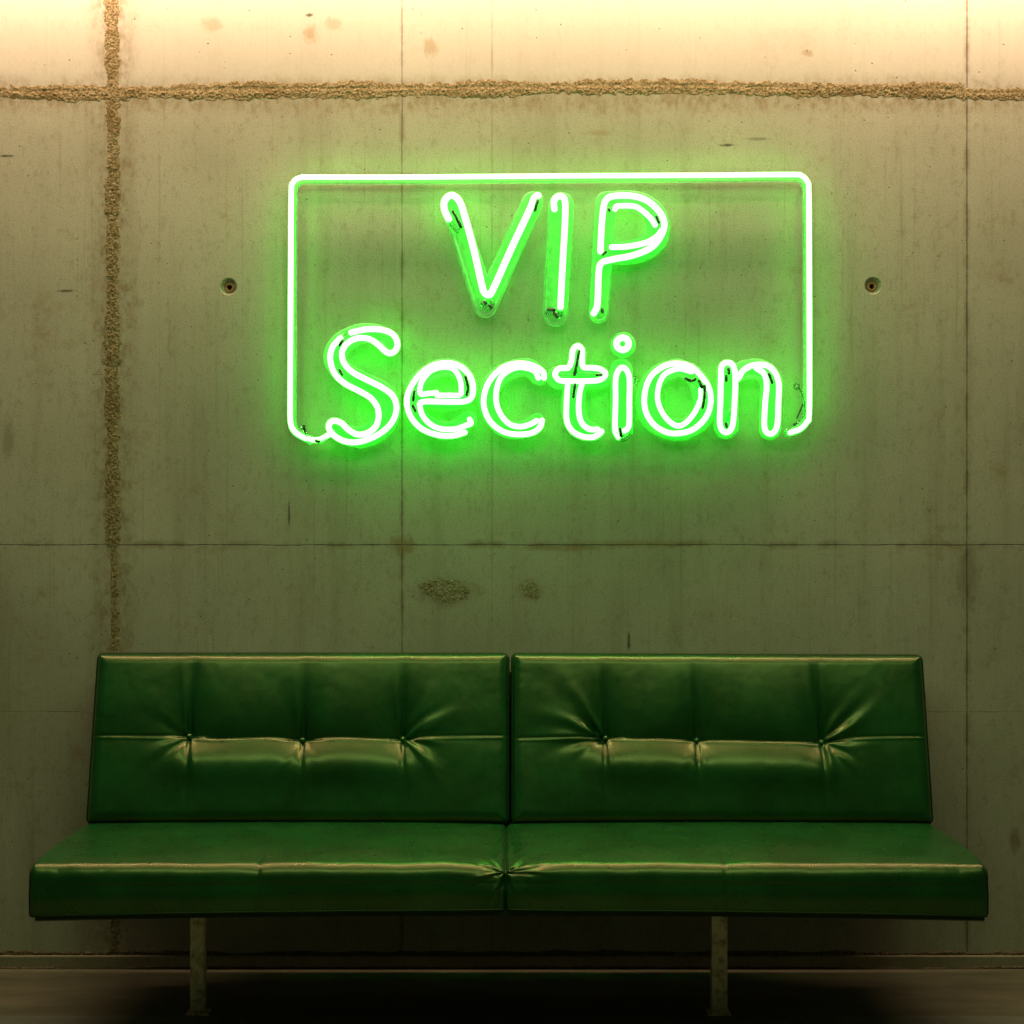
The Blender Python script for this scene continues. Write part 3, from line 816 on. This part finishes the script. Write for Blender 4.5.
letter('n', [[(192, 215, 92), (182, 700, 104)], [(200, 290, 70), (330, 215, 84), (470, 210, 88), (565, 300, 92), (560, 500, 92), (556, 720, 92)]],
       [dict(p=[(190, 152), (142, 185), (135, 300), (130, 500), (126, 670), (155, 738), (205, 738), (238, 670), (252, 480), (258, 300), (242, 185)], closed=True, r=3.0),
        dict(p=[(285, 285), (330, 215), (420, 172), (530, 178), (600, 245), (628, 340), (625, 500), (616, 680), (580, 752), (530, 750), (505, 690), (512, 500), (525, 350), (505, 250), (440, 200)], r=3.0, dy=0.002)],
       dark=[[(200, 205), (205, 240)], [(180, 265), (182, 305)], [(178, 670), (186, 700)], [(545, 245), (572, 320)]],
       glass=[[(215, 560), (190, 650)]], offs=[(190, 230), (180, 710), (560, 720)], k=kn)

# border tube
fr = [(332, 432.5), (326, 436.5), (318, 440), (308, 439), (300, 435.5), (293.5, 430), (290.6, 421), (290.3, 400), (290.6, 340), (291, 260), (291.4, 195), (293.2, 183), (301, 177.8), (315, 177.4),
      (410, 177.4), (560, 176.2), (700, 175.5), (790, 174.9), (801, 176), (807, 182), (808.6, 193), (809, 260), (809.2, 340), (809, 412), (806.5, 422), (800, 429), (790, 432.8)]
ft = lit(fr, 2.75, sign, False, TY, 'border_tube', M['frame'], 8)
ft['label'] = 'glowing border tube around the words'
s2 = [(x_ + (551 - x_) * 0.006, y_ + (534 - y_) * 0.006, 4.6) for x_, y_ in fr[3:]]
fb = plate([s2], 'border_backing', M['acrylic'], ft, PY, 0.005, 1.15, 1.4)
for p in ((293, 185), (293, 300), (293, 415), (420, 179), (551, 178), (690, 177), (805, 183), (807, 300), (806, 410)): standoff(p, ft)
for pts, r in (([(302, 428), (305, 432), (307, 438), (310, 443)], 1.7), ([(316, 440), (321, 441), (325, 438)], 2.2)):
    tube_obj('glass_end', [w3(p, TY - 0.004) for p in catmull(pts, False, 4)], r * TY / F, M['glass'], ft, seg=10)
electrode([(304, 426), (305, 431)], ft, 1.5); electrode([(316, 441), (319, 441.5)], ft, 1.5)
tube_obj('glass_end', [w3(p, TY - 0.003) for p in catmull([(785.5, 432), (789, 428.5), (794, 426), (799, 422), (804.5, 414), (805, 408), (803.5, 399), (801, 391), (798.5, 388.5)], False, 5)], 1.5 * TY / F, M['glass'], ft, seg=10)
tube_obj('glass_end', [w3(p, TY - 0.003) for p in catmull([(797, 418), (799.5, 412), (802.5, 405)], False, 5)], 0.9 * TY / F, M['black'], ft, seg=10)
tube_obj('glass_end', [w3((797 + 2.6 * math.cos(a * 0.524), 386.6 + 2.6 * math.sin(a * 0.524)), TY - 0.003) for a in range(12)], 1.3 * TY / F, M['glass'], ft, closed=True, seg=8)
electrode([(794, 424.5), (796.5, 423)], ft, 1.4)

# ------------------------------------------------------------------ light, world, camera
def area(name, loc, sx, sy, power, col, rot):
    l = bpy.data.lights.new(name, 'AREA'); l.shape = 'RECTANGLE'; l.size = sx; l.size_y = sy
    l.energy = power; l.color = col
    o = bpy.data.objects.new(name, l); COL.objects.link(o); o.location = loc; o.rotation_euler = rot
    return o
area('wall_wash_light', (0, 4.495, 2.79), 5.0, 0.06, 52, (1.0, 0.67, 0.44), (math.radians(14), 0, 0))
area('room_ceiling_light', (0, 3.78, 2.8), 3.6, 0.14, 9, (1.0, 0.76, 0.42), (math.radians(6), 0, 0))

area('added_fill_light', (0, 2.75, 2.8), 3.2, 0.8, 27, (0.66, 1.0, 0.45), (math.radians(32), 0, 0))  # added fill with no known lamp behind it, lifts the wall with greenish light

w = bpy.data.worlds.new('World'); SC.world = w; w.use_nodes = True
bg = w.node_tree.nodes['Background']; bg.inputs[0].default_value = (0.66, 0.85, 0.42, 1); bg.inputs[1].default_value = 0.03

cam = bpy.data.cameras.new('camera'); co = bpy.data.objects.new('camera', cam); COL.objects.link(co)
co.location = (0, 0, CH); co.rotation_euler = (math.radians(90), 0, 0)
cam.sensor_width = 36; cam.lens = F / 1024 * 36; cam.shift_y = (HZ - 512) / 1024
cam.clip_start = 0.05
SC.camera = co
SC.view_settings.view_transform = 'Standard'; SC.view_settings.look = 'None'
SC.view_settings.exposure = 0.0; SC.view_settings.gamma = 1.0; SC.view_settings.use_curve_mapping = False
SC.cycles.use_denoising = True
SC.cycles.transparent_max_bounces = 10
